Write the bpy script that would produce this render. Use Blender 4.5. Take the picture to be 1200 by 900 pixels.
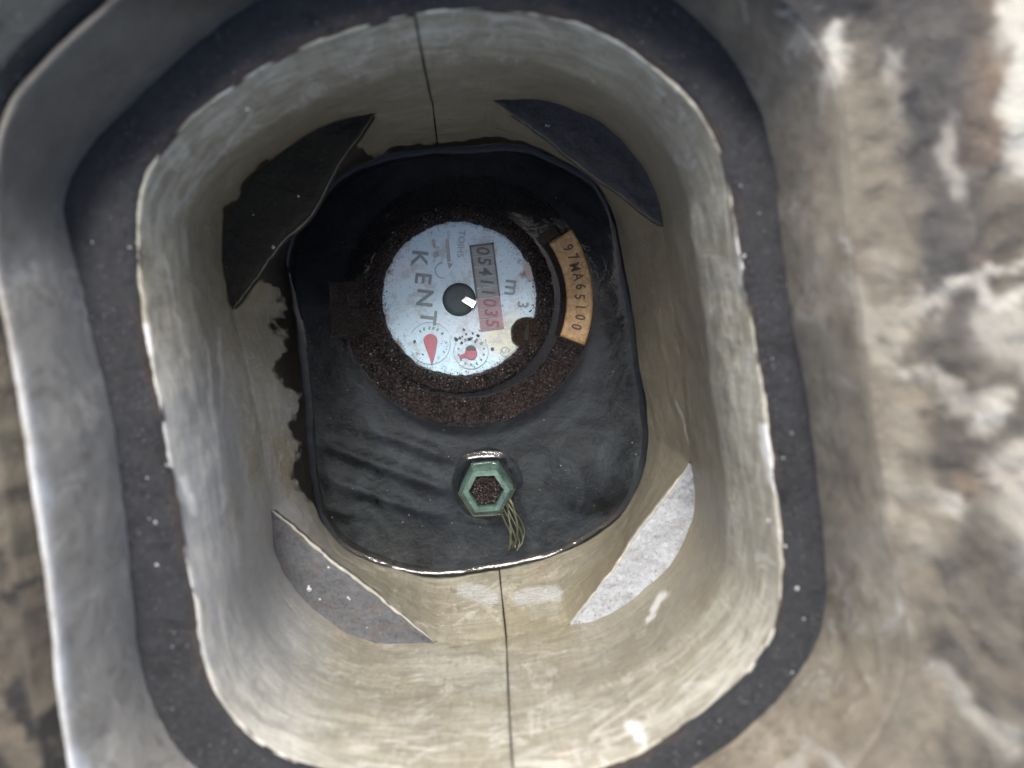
import bpy, bmesh, math, random
from mathutils import Vector, noise, Matrix
import numpy as np
R = math.radians
random.seed(7)
for o in list(bpy.data.objects): bpy.data.objects.remove(o)
sc = bpy.context.scene
COL = sc.collection

# ---------------------------------------------------------------- camera
H = 0.42            # camera height above the water
FPX = 942.0         # focal length in pixels of the 1200 px wide photograph
cam = bpy.data.cameras.new('camera'); camo = bpy.data.objects.new('camera', cam); COL.objects.link(camo)
cam.sensor_width = 36.0; cam.lens = 36.0 * FPX / 1200.0
cam.clip_start = 0.005; cam.clip_end = 50.0
camo.location = (0, 0, H)
cam.dof.use_dof = True; cam.dof.focus_distance = 0.41; cam.dof.aperture_fstop = 6.8
sc.camera = camo
# ---------------------------------------------------------------- sky and sun
SUN_AZ = 8.0    # degrees, from +y (top of the picture) towards -x
SUN_EL = 62.0
w = bpy.data.worlds.new('World'); sc.world = w; w.use_nodes = True
nt = w.node_tree; bg = nt.nodes['Background']
sky = nt.nodes.new('ShaderNodeTexSky'); sky.sky_type = 'NISHITA'; sky.sun_disc = False
sky.sun_elevation = R(SUN_EL); sky.sun_rotation = R(-SUN_AZ)
sky.air_density = 1.0; sky.dust_density = 4.0; sky.ozone_density = 1.0
nt.links.new(sky.outputs['Color'], bg.inputs['Color']); bg.inputs['Strength'].default_value = 0.085
sun = bpy.data.lights.new('sun', 'SUN'); sun.energy = 1.5; sun.angle = R(15); sun.color = (1.0, 0.985, 0.94)
suno = bpy.data.objects.new('sun', sun); COL.objects.link(suno)
sd = Vector((-math.sin(R(SUN_AZ)) * math.cos(R(SUN_EL)), math.cos(R(SUN_AZ)) * math.cos(R(SUN_EL)), math.sin(R(SUN_EL))))
suno.rotation_euler = sd.to_track_quat('Z', 'Y').to_euler()
suno.location = sd * 3
sc.view_settings.view_transform = 'Standard'; sc.view_settings.look = 'None'
sc.view_settings.gamma = 1; sc.view_settings.use_curve_mapping = False
sc.view_settings.exposure = 1.42

# ---------------------------------------------------------------- helpers
def W(px, py, d):
    return ((px - 600.0) / FPX * d, (450.0 - py) / FPX * d)
def W3(px, py, d):
    x, y = W(px, py, d); return Vector((x, y, H - d))

def smooth_closed(pts, per=10):
    n = len(pts); out = []
    for i in range(n):
        p0, p1, p2, p3 = [np.array(pts[(i + k) % n], float) for k in (-1, 0, 1, 2)]
        for j in range(per):
            t = j / per
            out.append(0.5 * ((2 * p1) + (-p0 + p2) * t + (2 * p0 - 5 * p1 + 4 * p2 - p3) * t * t + (-p0 + 3 * p1 - 3 * p2 + p3) * t ** 3))
    return np.array(out)

class Ring:
    """closed star-shaped outline at one depth; right half (s in 0..1) and left half (s in 0..-1) start at the upper seam"""
    def __init__(s, pts, d, top, bot):
        q = smooth_closed([W(x, y, d) for x, y in pts])
        s.d = d; s.z = H - d
        s.c = np.array([(q[:, 0].min() + q[:, 0].max()) / 2, (q[:, 1].min() + q[:, 1].max()) / 2])
        v = q - s.c; a = np.arctan2(v[:, 0], v[:, 1]); r = np.hypot(v[:, 0], v[:, 1])   # angle clockwise from +y
        k = np.argsort(a); s.a = a[k]; s.r = r[k]
        t = np.array(W(*top, d)) - s.c; b = np.array(W(*bot, d)) - s.c
        s.at = math.atan2(t[0], t[1]); s.ab = math.atan2(b[0], b[1]) % (2 * math.pi)
    def at_angle(s, a):
        a = (a + math.pi) % (2 * math.pi) - math.pi
        r = np.interp(a, s.a, s.r, period=2 * math.pi)
        return s.c + r * np.array([math.sin(a), math.cos(a)])
    def half(s, side, t):
        if side > 0: a = s.at + (s.ab - s.at) * t
        else: a = s.at - (2 * math.pi - (s.ab - s.at)) * t
        return s.at_angle(a)

R0 = Ring([(510,14),(560,11),(620,16),(680,30),(740,60),(790,100),(825,140),(845,180),(858,240),(868,300),(878,360),(888,430),(897,500),(905,560),(912,620),(916,680),(908,735),(880,785),(840,825),(790,862),(720,895),(640,918),(560,926),(460,920),(380,905),(310,875),(262,825),(240,770),(228,700),(215,640),(203,560),(189,480),(175,400),(163,320),(162,250),(174,205),(205,160),(245,122),(300,85),(350,58),(420,33),(470,20)], .25, (486,17), (603,925))
R2 = Ring([(510,122),(578,118),(641,118),(704,146),(745,186),(770,232),(777,275),(785,330),(795,400),(803,470),(809,545),(813,585),(805,622),(780,665),(740,702),(700,724),(668,731),(590,745),(510,753),(440,752),(390,730),(345,690),(324,645),(320,600),(308,530),(295,460),(280,390),(268,340),(262,300),(266,262),(290,220),(330,183),(385,148),(435,134)], .35, (507,122), (593,745))
R3 = Ring([(540,172),(604,170),(647,183),(689,207),(706,226),(721,260),(733,320),(743,370),(750,430),(757,470),(760,520),(752,560),(730,600),(690,632),(640,655),(570,668),(510,676),(465,668),(425,655),(395,635),(372,600),(362,540),(356,470),(348,400),(341,350),(335,305),(345,270),(365,240),(395,210),(430,190),(470,178)], .42, (513,173), (585,667))
RD = Ring([(500,-55),(600,-55),(700,-38),(780,0),(840,52),(880,115),(900,180),(908,240),(915,300),(926,380),(939,450),(950,530),(959,620),(964,700),(952,752),(918,803),(868,852),(810,895),(740,940),(620,975),(480,980),(340,955),(240,900),(195,845),(170,780),(158,700),(150,600),(140,520),(120,420),(97,330),(80,270),(78,235),(95,195),(135,145),(190,92),(250,42),(305,5),(400,-35)], .25, (486,-55), (603,976))
RF = Ring([(500,-150),(620,-150),(760,-110),(860,-50),(930,10),(968,60),(988,110),(996,200),(1002,300),(1012,370),(1024,480),(1042,600),(1060,700),(1064,780),(1040,850),(980,930),(880,1010),(760,1060),(600,1090),(420,1085),(260,1050),(150,990),(100,930),(78,840),(66,720),(50,600),(32,480),(12,380),(-4,300),(-4,210),(14,130),(60,72),(138,0),(230,-70),(350,-130)], .21, (486,-150), (603,1090))

def mesh_obj(name, verts, faces, mat, parent=None, smooth=True, uvs=None, attrs=None, mats=None, midx=None):
    me = bpy.data.meshes.new(name); me.from_pydata([tuple(v) for v in verts], [], faces); me.update()
    for m in (mats or [mat]): me.materials.append(m)
    if midx is not None: me.polygons.foreach_set('material_index', midx)
    if smooth: me.polygons.foreach_set('use_smooth', [True] * len(me.polygons))
    if uvs is not None:
        uv = me.uv_layers.new(name='UVMap')
        idx = np.zeros(len(me.loops), int); me.loops.foreach_get('vertex_index', idx)
        uv.data.foreach_set('uv', np.array(uvs, float)[idx].ravel())
    for k, vals in (attrs or {}).items():
        vals = np.array(vals, float)
        if vals.ndim == 1:
            a = me.attributes.new(k, 'FLOAT', 'POINT'); a.data.foreach_set('value', vals)
        else:
            a = me.attributes.new(k, 'FLOAT_COLOR', 'POINT')
            a.data.foreach_set('color', np.hstack([vals, np.ones((len(vals), 1))]).ravel())
    o = bpy.data.objects.new(name, me); COL.objects.link(o)
    if parent: o.parent = parent
    return o

def thing(name, label, cat, loc=(0, 0, 0)):
    o = bpy.data.objects.new(name, None); COL.objects.link(o); o.location = loc
    o.empty_display_size = .01
    o['label'] = label; o['category'] = cat
    return o

def bm_obj(name, bm, mat, parent=None, smooth=True):
    me = bpy.data.meshes.new(name); bm.normal_update(); bm.to_mesh(me); bm.free()
    me.materials.append(mat)
    if smooth: me.polygons.foreach_set('use_smooth', [True] * len(me.polygons))
    o = bpy.data.objects.new(name, me); COL.objects.link(o)
    if parent: o.parent = parent
    return o

def sharp(o, ang=35):
    m = o.data
    try: m.set_sharp_from_angle(angle=R(ang))
    except Exception: pass
    return o

def fbm(x, y, z=0.0, oct=4, s=1.0):
    return noise.fractal(Vector((x * s, y * s, z * s)), 0.8, 2.1, oct)
def sstep(a, b, x):
    t = min(1, max(0, (x - a) / (b - a))); return t * t * (3 - 2 * t)

# ---------------------------------------------------------------- node helpers
class NM:
    def __init__(s, name):
        s.m = bpy.data.materials.new(name); s.m.use_nodes = True; s.t = s.m.node_tree
        s.b = s.t.nodes['Principled BSDF']; s.out = s.t.nodes['Material Output']
        s.tc = s.t.nodes.new('ShaderNodeTexCoord')
    def n(s, ty, **kw):
        nd = s.t.nodes.new(ty)
        for k, v in kw.items():
            if hasattr(nd, k): setattr(nd, k, v)
            else: nd.inputs[k.replace('_', ' ')].default_value = v
        return nd
    def l(s, a, b): s.t.links.new(a, b)
    def coord(s, kind='Object', scale=(1, 1, 1)):
        mp = s.n('ShaderNodeMapping'); mp.inputs['Scale'].default_value = scale
        s.l(s.tc.outputs[kind], mp.inputs['Vector']); return mp.outputs['Vector']
    def noise(s, vec, scale, detail=4, rough=.6, dist=0.0):
        nd = s.n('ShaderNodeTexNoise'); nd.inputs['Scale'].default_value = scale; nd.inputs['Detail'].default_value = detail
        nd.inputs['Roughness'].default_value = rough; nd.inputs['Distortion'].default_value = dist
        s.l(vec, nd.inputs['Vector']); return nd.outputs['Fac']
    def ramp(s, fac, stops):
        nd = s.n('ShaderNodeValToRGB'); e = nd.color_ramp.elements
        while len(e) < len(stops): e.new(0.5)
        for i, (p, c) in enumerate(stops):
            e[i].position = p
            e[i].color = (c, c, c, 1) if isinstance(c, (int, float)) else (*c, 1)
        s.l(fac, nd.inputs['Fac']); return nd.outputs['Color']
    def mix(s, fac, a, b, mode='MIX'):
        nd = s.n('ShaderNodeMix'); nd.data_type = 'RGBA'; nd.blend_type = mode
        for sock, v in ((nd.inputs[0], fac), (nd.inputs[6], a), (nd.inputs[7], b)):
            if isinstance(v, (int, float)): sock.default_value = v
            elif isinstance(v, tuple): sock.default_value = (*v, 1)
            else: s.l(v, sock)
        return nd.outputs[2]
    def math(s, op, a, b=0.0):
        nd = s.n('ShaderNodeMath'); nd.operation = op
        for i, v in enumerate((a, b)):
            if isinstance(v, (int, float)): nd.inputs[i].default_value = v
            else: s.l(v, nd.inputs[i])
        return nd.outputs[0]
    def attr(s, name, col=False):
        nd = s.n('ShaderNodeAttribute'); nd.attribute_name = name
        return nd.outputs['Color'] if col else nd.outputs['Fac']
    def bump(s, h, strength=.3, dist=.001):
        nd = s.n('ShaderNodeBump'); nd.inputs['Strength'].default_value = strength; nd.inputs['Distance'].default_value = dist
        s.l(h, nd.inputs['Height']); s.l(nd.outputs['Normal'], s.b.inputs['Normal']); return nd.outputs['Normal']
    def set(s, color=None, rough=None, metal=None, spec=None):
        for k, v in (('Base Color', color), ('Roughness', rough), ('Metallic', metal), ('Specular IOR Level', spec)):
            if v is None: continue
            if isinstance(v, tuple): s.b.inputs[k].default_value = (*v, 1)
            elif isinstance(v, (int, float)): s.b.inputs[k].default_value = v
            else: s.l(v, s.b.inputs[k])
        return s.m

def simple(name, col, rough=.5, metal=0, var=.3, scale=300, bump=.2, bdist=.0005):
    a = NM(name); v = a.coord(); n1 = a.noise(v, scale, 5, .65); n2 = a.noise(v, scale * .17, 4, .6)
    c = a.mix(n1, tuple(x * (1 - var) for x in col), tuple(min(1, x * (1 + var)) for x in col))
    c = a.mix(a.ramp(n2, [(.35, 0.0), (.7, .55)]), c, tuple(x * .45 for x in col))
    a.bump(n1, bump, bdist)
    return a.set(c, rough, metal)

# plastic of the box's well: aged beige, streaked along the wall, scuffed
def mat_wall():
    a = NM('aged_beige_plastic')
    uv = a.coord('UV'); along = a.coord('UV', (7, 30, 1)); down = a.coord('UV', (80, 9, 1)); ob = a.coord()
    big = a.noise(ob, 16, 4, .6, .6); med = a.noise(ob, 70, 6, .65, 1.2)
    st = a.noise(along, 3.2, 7, .68, 1.5); sv = a.noise(down, 2.2, 6, .65, .6)
    fine = a.noise(ob, 700, 4, .7)
    c = a.mix(a.ramp(big, [(.34, 0.0), (.66, 1.0)]), (.36, .33, .245), (.49, .47, .375))
    c = a.mix(a.math('MULTIPLY', a.ramp(st, [(.48, 0.0), (.62, 1.0)]), .35), c, (.62, .58, .49))
    fl = a.ramp(a.noise(a.coord('UV', (4, 9, 1)), 1.3, 8, .6, 2.8), [(.47, 0.0), (.53, 1.0)])
    c = a.mix(a.math('MULTIPLY', fl, .42), c, a.mix(med, (.21, .185, .13), (.36, .33, .25)))
    f2 = a.ramp(a.noise(ob, 42, 9, .74, 2.2), [(.54, 0.0), (.57, 1.0)])
    c = a.mix(a.math('MULTIPLY', f2, .45), c, (.70, .67, .60))
    f3 = a.ramp(a.noise(ob, 95, 8, .7, 1.2), [(.62, 0.0), (.66, 1.0)])
    c = a.mix(a.math('MULTIPLY', f3, .6), c, (.13, .105, .075))
    c = a.mix(a.math('MULTIPLY', a.ramp(sv, [(.5, 0.0), (.66, 1.0)]), .35), c, (.19, .155, .105))
    c = a.mix(a.math('MULTIPLY', a.ramp(med, [(.5, 0.0), (.62, 1.0)]), .5), c, (.26, .235, .185))
    rust = a.ramp(a.noise(ob, 33, 5, .6, .8), [(.6, 0.0), (.74, .35)])
    c = a.mix(rust, c, (.36, .22, .13))
    c = a.mix(a.attr('sky_tint'), c, a.mix(fine, (.38, .39, .41), (.52, .54, .57)))
    c = a.mix(a.attr('lower_brown'), c, a.mix(med, (.19, .16, .11), (.30, .265, .19)))
    # pale scuffs
    sc1 = a.math('MULTIPLY', a.attr('scuff'), a.ramp(a.noise(a.coord('UV', (5, 14, 1)), 2.2, 7, .62, 2.2), [(.47, 0.0), (.60, .85)]))
    c = a.mix(a.math('MULTIPLY', sc1, .7), c, (.68, .65, .56))
    sheen = a.ramp(a.math('ADD', a.attr('wet_sheen'), a.math('MULTIPLY', a.math('SUBTRACT', a.noise(along, 7.0, 8, .75, 3.0), .5), 1.3)), [(.5, 0.0), (.72, .85)])
    c = a.mix(a.math('MULTIPLY', sheen, a.ramp(a.attr('wet_sheen'), [(.0, 0.0), (.2, 1.0)])), c, (.70, .73, .76))  # bluish-white sheen of the wet wall put into its colour
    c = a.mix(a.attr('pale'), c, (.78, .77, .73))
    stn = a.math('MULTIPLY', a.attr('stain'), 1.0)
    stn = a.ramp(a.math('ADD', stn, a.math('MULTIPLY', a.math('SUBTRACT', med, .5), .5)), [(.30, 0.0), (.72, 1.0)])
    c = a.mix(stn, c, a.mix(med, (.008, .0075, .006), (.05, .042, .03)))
    c = a.mix(a.attr('slime'), c, (.30, .245, .14))
    c = a.mix(a.attr('seam'), c, (.02, .017, .013))
    r = a.mix(stn, a.ramp(st, [(.3, .24), (.7, .45)]), (.28, .28, .28))
    a.bump(a.math('ADD', a.math('MULTIPLY', st, .5), a.math('ADD', a.math('MULTIPLY', sv, .3), a.math('MULTIPLY', fine, .12))), .8, .0014)
    return a.set(c, r)
M_wall = mat_wall()

def mat_silt(name, dark, light, fleck=.5, rough=.6, scale=1.0):
    a = NM(name); v = a.coord()
    n1 = a.noise(v, 520 * scale, 6, .8); n2 = a.noise(v, 60 * scale, 5, .65, .5); n3 = a.noise(v, 1500 * scale, 3, .7)
    c = a.mix(a.ramp(n2, [(.3, 0.0), (.7, 1.0)]), dark, light)
    c = a.mix(a.ramp(n1, [(.35, .0), (.75, .8)]), c, tuple(x * 1.9 for x in light))
    c = a.mix(a.math('MULTIPLY', a.ramp(n3, [(.66, 0.0), (.72, 1.0)]), fleck), c, (.42, .42, .45))
    c = a.mix(a.ramp(a.noise(v, 900 * scale, 3, .6), [(.28, .75), (.38, 0.0)]), c, (.01, .01, .01))
    if True:
        c = a.mix(a.attr('edge'), c, (.13, .08, .05))
    a.bump(a.math('ADD', n1, a.math('MULTIPLY', n2, 1.5)), .9, .0012)
    return a.set(c, rough)
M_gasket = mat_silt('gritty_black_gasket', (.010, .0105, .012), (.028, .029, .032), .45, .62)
M_shelf_dark = mat_silt('shaded_wet_silt', (.006, .0055, .004), (.024, .021, .013), .25, .42)  # upper left ledge, its shade put into the silt colour
M_shelf_slate = mat_silt('shaded_slate_silt', (.03, .031, .034), (.055, .057, .062), .3, .5)  # upper right ledge, darkened for shade too
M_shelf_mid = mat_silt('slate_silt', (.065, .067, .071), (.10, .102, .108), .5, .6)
M_shelf_pale = mat_silt('lit_pale_silt', (.25, .26, .275), (.345, .36, .38), .6, .55)  # lower right ledge, its sunlight put into the colour

# ---------------------------------------------------------------- large structure: ground
def mat_ground():
    a = NM('stained_ground'); v = a.coord()
    base = a.attr('col', True)
    n1 = a.noise(v, 60, 6, .65, .4); n2 = a.noise(v, 260, 5, .7); n3 = a.noise(v, 24, 4, .6)
    c = a.mix(a.ramp(n1, [(.3, .4), (.5, 0.0)]), base, a.mix(1.0, base, (.5, .46, .42), 'MULTIPLY'))
    c = a.mix(a.ramp(n2, [(.6, 0.0), (.8, .3)]), c, (.50, .47, .40))
    a.bump(a.math('ADD', n1, n2), .8, .003)
    return a.set(c, .75)
M_ground = mat_ground()

def poly_dist(p, poly):
    best = 9e9
    for (ax, ay), (bx, by) in zip(poly[:-1], poly[1:]):
        dx, dy = bx - ax, by - ay; L = dx * dx + dy * dy
        t = 0 if L == 0 else max(0, min(1, ((p[0] - ax) * dx + (p[1] - ay) * dy) / L))
        best = min(best, math.hypot(p[0] - ax - t * dx, p[1] - ay - t * dy))
    return best
GD = .203
# pale lime splashes on the ground (pixel polylines turned into places on the ground), half width in px, strength
SPLASH = [([(1012,330),(1030,380),(1055,430),(1085,440)], 13, 1.0), ([(1045,375),(1080,345),(1062,410)], 12, 1.0),
          ([(1090,372),(1112,335),(1165,302),(1215,310)], 8, .7), ([(1150,330),(1175,350),(1215,345)], 9, .7),
          ([(990,35),(992,85)], 13, .95), ([(1045,290),(1050,320)], 12, .8), ([(1055,60),(1062,130)], 9, .5),
          ([(1120,150),(1112,190),(1124,235)], 12, .45), ([(1060,560),(1120,600)], 17, .75), ([(1053,600),(1058,650),(1072,740)], 9, .75),
          ([(1155,490),(1160,495)], 15, .85), ([(1088,620),(1095,660)], 12, .55), ([(1060,480),(1075,520)], 10, .45),
          ([(1120,800),(1150,840),(1190,880)], 17, .45), ([(1110,430),(1130,470),(1180,470)], 10, .45),
          ([(1215,-20),(1195,100),(1215,190),(1270,220)], 32, .9), ([(1180,380),(1230,420)], 40, .5), ([(1195,560),(1230,640)], 40, .5)]
def ground_col(px, py):
    n = fbm(px * .012, py * .012, 3.3); m = fbm(px * .03, py * .016, 9.1)
    if px > 560:
        c = np.array([.27, .245, .205]) * (1 + .35 * n)
        c = c + (np.array([.15, .135, .12]) - c) * .8 * sstep(.02, .45, m + .12 * sstep(700, 1000, py))
        c = c + (np.array([.36, .24, .16]) - c) * sstep(.25, .6, fbm(px * .009, py * .009, 20.0)) * .6
        d1 = 1 - sstep(20, 90, abs(px - (1085 + .02 * py)))            # darker damp strip
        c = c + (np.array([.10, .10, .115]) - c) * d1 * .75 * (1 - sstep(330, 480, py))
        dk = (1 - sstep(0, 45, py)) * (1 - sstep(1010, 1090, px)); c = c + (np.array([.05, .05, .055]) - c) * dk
        q = (px + 14 * m, py + 22 * n)
        for pl, wd, st in SPLASH:
            f = 1 - sstep(wd * .5, wd * 1.35, poly_dist(q, pl)); c = c + (np.array([.86, .85, .80]) - c) * f * st
    else:
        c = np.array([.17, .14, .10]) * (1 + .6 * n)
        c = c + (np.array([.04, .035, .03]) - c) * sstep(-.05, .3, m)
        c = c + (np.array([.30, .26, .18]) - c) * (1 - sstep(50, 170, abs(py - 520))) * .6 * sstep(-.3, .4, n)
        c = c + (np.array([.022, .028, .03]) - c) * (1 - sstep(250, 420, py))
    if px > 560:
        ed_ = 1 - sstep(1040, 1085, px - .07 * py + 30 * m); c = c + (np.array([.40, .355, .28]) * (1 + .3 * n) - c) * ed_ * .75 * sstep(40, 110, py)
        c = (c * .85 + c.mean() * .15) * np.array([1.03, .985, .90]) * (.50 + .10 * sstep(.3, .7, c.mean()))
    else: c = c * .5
    return np.clip(c, .010, .48)
NA, verts, faces, cols = 640, [], [], []
radii = [0, .002, .004, .006] + [.006 + .0016 * k for k in range(1, 56)] + [.10, .12, .15, .19] + [.23, .28, .36, .5, .8, 1.4, 2.5, 4, 8]
for j, rr in enumerate(radii):
    for i in range(NA):
        a = 2 * math.pi * i / NA; p = RF.at_angle(a); u = np.array([math.sin(a), math.cos(a)])
        q = p + u * (rr + .0016)
        rg_ = sstep(-.02, .05, p[0]); q = p + u * (rr + .0016 - .0022 * rg_)
        z = H - GD - .0066 * rg_ * (1 - sstep(0, .03, rr)) + (.0035 * fbm(q[0] * 45, q[1] * 45, 1.1) + .0018 * fbm(q[0] * 160, q[1] * 160, 4)) * sstep(0, .01, rr)
        if j == 0: z = H - GD - .02 if rg_ < .5 else z
        verts.append((q[0], q[1], z))
        px, py = 600 + q[0] / GD * FPX, 450 - q[1] / GD * FPX
        cols.append(ground_col(px, py) if rr < .3 else np.array([.2, .18, .15]))
for j in range(len(radii) - 1):
    for i in range(NA):
        k = (i + 1) % NA; faces.append((j * NA + i, j * NA + k, (j + 1) * NA + k, (j + 1) * NA + i))
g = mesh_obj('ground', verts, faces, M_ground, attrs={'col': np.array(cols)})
g['kind'] = 'structure'; g['label'] = 'stained gritty ground around the meter box, pale splashes on the right'

# ---------------------------------------------------------------- the meter box
box = thing('meter_box', 'deep beige plastic water meter box with rounded corners and a black gritty gasket', 'meter box', (0, 0, 0))

def ring_loop(ring, N):
    """N points clockwise, the same sampling for any ring: right half then left half"""
    h = N // 2
    pts = [ring.half(1, i / h) for i in range(h)] + [ring.half(-1, 1 - i / h) for i in range(h)]
    return np.array(pts)

# chords that cut the corners at the shelf level (pixels at depth .35)
CH = [((578,118),(770,262)), ((806,545),(668,730)), ((510,752),(322,600)), ((290,340),(437,138))]
DS = .35
def clip_chords(p, c, push=0):
    """move a point outside a corner chord onto it, towards the centre"""
    p = np.array(p)
    for k, (a, b) in enumerate(CH):
        a = np.array(W(*a, DS)); b = np.array(W(*b, DS)); n = np.array([-(b - a)[1], (b - a)[0]]); n = n / np.hypot(*n)
        if np.dot(c - a, n) > 0: n = -n
        ln = np.dot(p - a, n)
        if ln > 0:
            t = np.clip(np.dot(p - a, b - a) / np.dot(b - a, b - a), 0, 1)
            bow = (.0005 if k != 3 else -.0016) * math.sin(math.pi * t) * (1 + 1.2 * math.sin(t * 9 + k)) + .0006 * fbm(p[0] * 90, p[1] * 90, k)
            dirc = c - p; dirc /= np.hypot(*dirc)
            s_ = (ln - bow) / max(1e-6, -np.dot(dirc, n))
            if s_ > 0: return p + dirc * s_, k
    return p, -1

NH = 230
def tube_half(side):
    verts, uvs = [], []; stain, scuff, sky_tint, pale, slime, seam, wet_sheen, lower_brown = [], [], [], [], [], [], [], []
    ts = [0, 0, .0012, .0022] + [i / NH for i in range(1, NH)] + [1 - .0022, 1 - .0012, 1, 1]
    rows = []
    prof = [('lip', 0)] + [('a', k / 22) for k in range(23)] + [('b', k / 24) for k in range(1, 25)] + [('c', k / 30) for k in range(0, 31)] + [('d', k / 6) for k in range(1, 7)]
    for kind, f in prof:
        row = []
        for ii, t in enumerate(ts):
            tt = min(max(t, .0006), 1 - .0006)
            p0 = R0.half(side, tt); p2 = R2.half(side, tt); p3 = R3.half(side, tt)
            c = (R2.c)
            p1 = p0 * .62 + p2 * .38; cc = R0.c - p1; p1 = p1 + cc / np.hypot(*cc) * .0042
            z0, z2, z3 = R0.z, R2.z, R3.z; z1 = z0 * .62 + z2 * .38
            if kind == 'lip': p, z = p0 + (p0 - R0.c) / np.hypot(*(p0 - R0.c)) * .006, z0 + .0003
            elif kind == 'a':
                f2 = f; p, z = p0 * (1 - f2) + p1 * f2, z0 * (1 - f2) + z1 * f2
                u_ = (p0 - R0.c) / np.hypot(*(p0 - R0.c)); p = p + u_ * (-.0012 * math.sin(math.pi * f2))
            elif kind == 'b': p, z = p1 * (1 - f) + p2 * f, z1 * (1 - f) + z2 * f
            else:
                p2b, kk = clip_chords(p2, c)
                if kind == 'c': p, z = p2b * (1 - f) + p3 * f, z2 * (1 - f) + z3 * f
                else: p, z = p3 - (p3 - R3.c) * .02 * f, z3 - .022 * f
            if ii == 0 or ii == len(ts) - 1:      # edge of the half shell turned back into the joint
                u_ = (p - c) / np.hypot(*(p - c)); p = p + u_ * .0015
            row.append((p[0], p[1], z))
        rows.append(row)
    L = 0; n = len(ts)
    for j, row in enumerate(rows):
        if j: L += math.dist(rows[j][n // 2], rows[j - 1][n // 2])
        U = 0
        for i, v in enumerate(row):
            if i: U += math.dist(row[i], row[i - 1]) if j == 0 else 0
            x, y, z = v; d = H - z; px, py = 600 + x / d * FPX, 450 - y / d * FPX
            rr = np.array([x, y]) - R2.c; ln = np.hypot(*rr); u_ = rr / ln
            disp = .0009 * fbm(x * 22, y * 22, z * 22) + .00025 * fbm(x * 120, y * 120, z * 60)
            kind = prof[j][0]
            if kind == 'lip': disp = 0
            verts.append((x + u_[0] * disp, y + u_[1] * disp, z))
            uvs.append((side * ts[i], L * 4))
            nn = fbm(x * 60, y * 60, z * 30); n2 = fbm(x * 18, y * 18, z * 18, 3)
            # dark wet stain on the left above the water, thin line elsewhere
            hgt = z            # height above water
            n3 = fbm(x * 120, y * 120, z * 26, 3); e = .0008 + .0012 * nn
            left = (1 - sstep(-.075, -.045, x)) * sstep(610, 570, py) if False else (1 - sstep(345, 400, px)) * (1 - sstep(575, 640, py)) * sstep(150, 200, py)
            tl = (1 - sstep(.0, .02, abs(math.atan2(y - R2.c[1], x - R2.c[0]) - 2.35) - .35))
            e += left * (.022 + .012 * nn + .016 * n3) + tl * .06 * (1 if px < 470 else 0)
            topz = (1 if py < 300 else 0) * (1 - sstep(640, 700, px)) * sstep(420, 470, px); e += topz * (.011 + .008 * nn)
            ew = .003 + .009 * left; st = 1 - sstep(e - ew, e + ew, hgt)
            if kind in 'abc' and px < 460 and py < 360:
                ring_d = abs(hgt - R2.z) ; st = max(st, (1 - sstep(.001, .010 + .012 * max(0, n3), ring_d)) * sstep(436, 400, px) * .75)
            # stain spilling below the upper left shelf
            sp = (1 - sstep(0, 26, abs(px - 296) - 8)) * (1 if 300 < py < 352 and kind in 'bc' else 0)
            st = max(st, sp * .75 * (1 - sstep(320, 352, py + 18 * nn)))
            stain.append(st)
            scuff.append((1 - sstep(.008, .045, z1 - .0 - z + .03) if False else 0) + (1 - sstep(0, .05, z0 - z)) * sstep(-.3, .25, n2 + .15) + .12)
            sky_tint.append(.72 * (1 - sstep(330, 420, px)) * sstep(330, 560, py) * sstep(-.5, .2, n2 + .25) * (1 - .6 * sstep(700, 850, py)))  # bluish skylight on the left wall put into its colour
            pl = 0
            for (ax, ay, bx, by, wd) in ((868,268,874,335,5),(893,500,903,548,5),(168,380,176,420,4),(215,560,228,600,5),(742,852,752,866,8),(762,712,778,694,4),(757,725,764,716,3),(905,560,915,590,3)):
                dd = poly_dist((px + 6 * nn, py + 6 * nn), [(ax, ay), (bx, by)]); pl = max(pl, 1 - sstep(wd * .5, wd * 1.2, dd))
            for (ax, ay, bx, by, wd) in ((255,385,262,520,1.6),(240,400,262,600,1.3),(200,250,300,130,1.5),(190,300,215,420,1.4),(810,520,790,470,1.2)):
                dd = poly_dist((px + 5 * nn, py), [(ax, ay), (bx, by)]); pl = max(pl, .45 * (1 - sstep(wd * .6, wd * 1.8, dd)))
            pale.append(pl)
            sheen = 0
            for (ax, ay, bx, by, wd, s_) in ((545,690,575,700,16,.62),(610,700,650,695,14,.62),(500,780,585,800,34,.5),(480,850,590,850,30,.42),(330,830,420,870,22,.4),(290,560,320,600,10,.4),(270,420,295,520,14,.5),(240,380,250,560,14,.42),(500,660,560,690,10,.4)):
                sheen = max(sheen, s_ * (1 - sstep(wd * .4, wd * 1.5, poly_dist((px, py), [(ax, ay), (bx, by)]))))
            wet_sheen.append(sheen)  # wet gloss patches painted in as pale streaks
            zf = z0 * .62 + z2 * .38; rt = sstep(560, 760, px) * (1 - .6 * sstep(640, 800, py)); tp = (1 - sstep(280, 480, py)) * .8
            lower_brown.append(max(rt, tp) * (1 - sstep(-.004, .004, z - zf + .004 * nn)) * .72 + max(rt, tp) * .15 * sstep(-.1, .4, n2))  # browner below the fold, on the right and top walls
            slime.append(.35 * (1 - sstep(.0, .03, abs(hgt - .06) - .015)) * (1 if px > 560 and py > 450 else .3) * sstep(-.2, .3, nn + n2))
            tcl = min(ts[i], 1 - ts[i]); seam.append(max(0, (1 - sstep(.0004, .0028, tcl)) * (.45 + .5 * nn)))
    faces = []; skip = [j for j in range(len(prof) - 1) if prof[j][0] == 'b' and prof[j + 1][0] == 'c']
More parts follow.
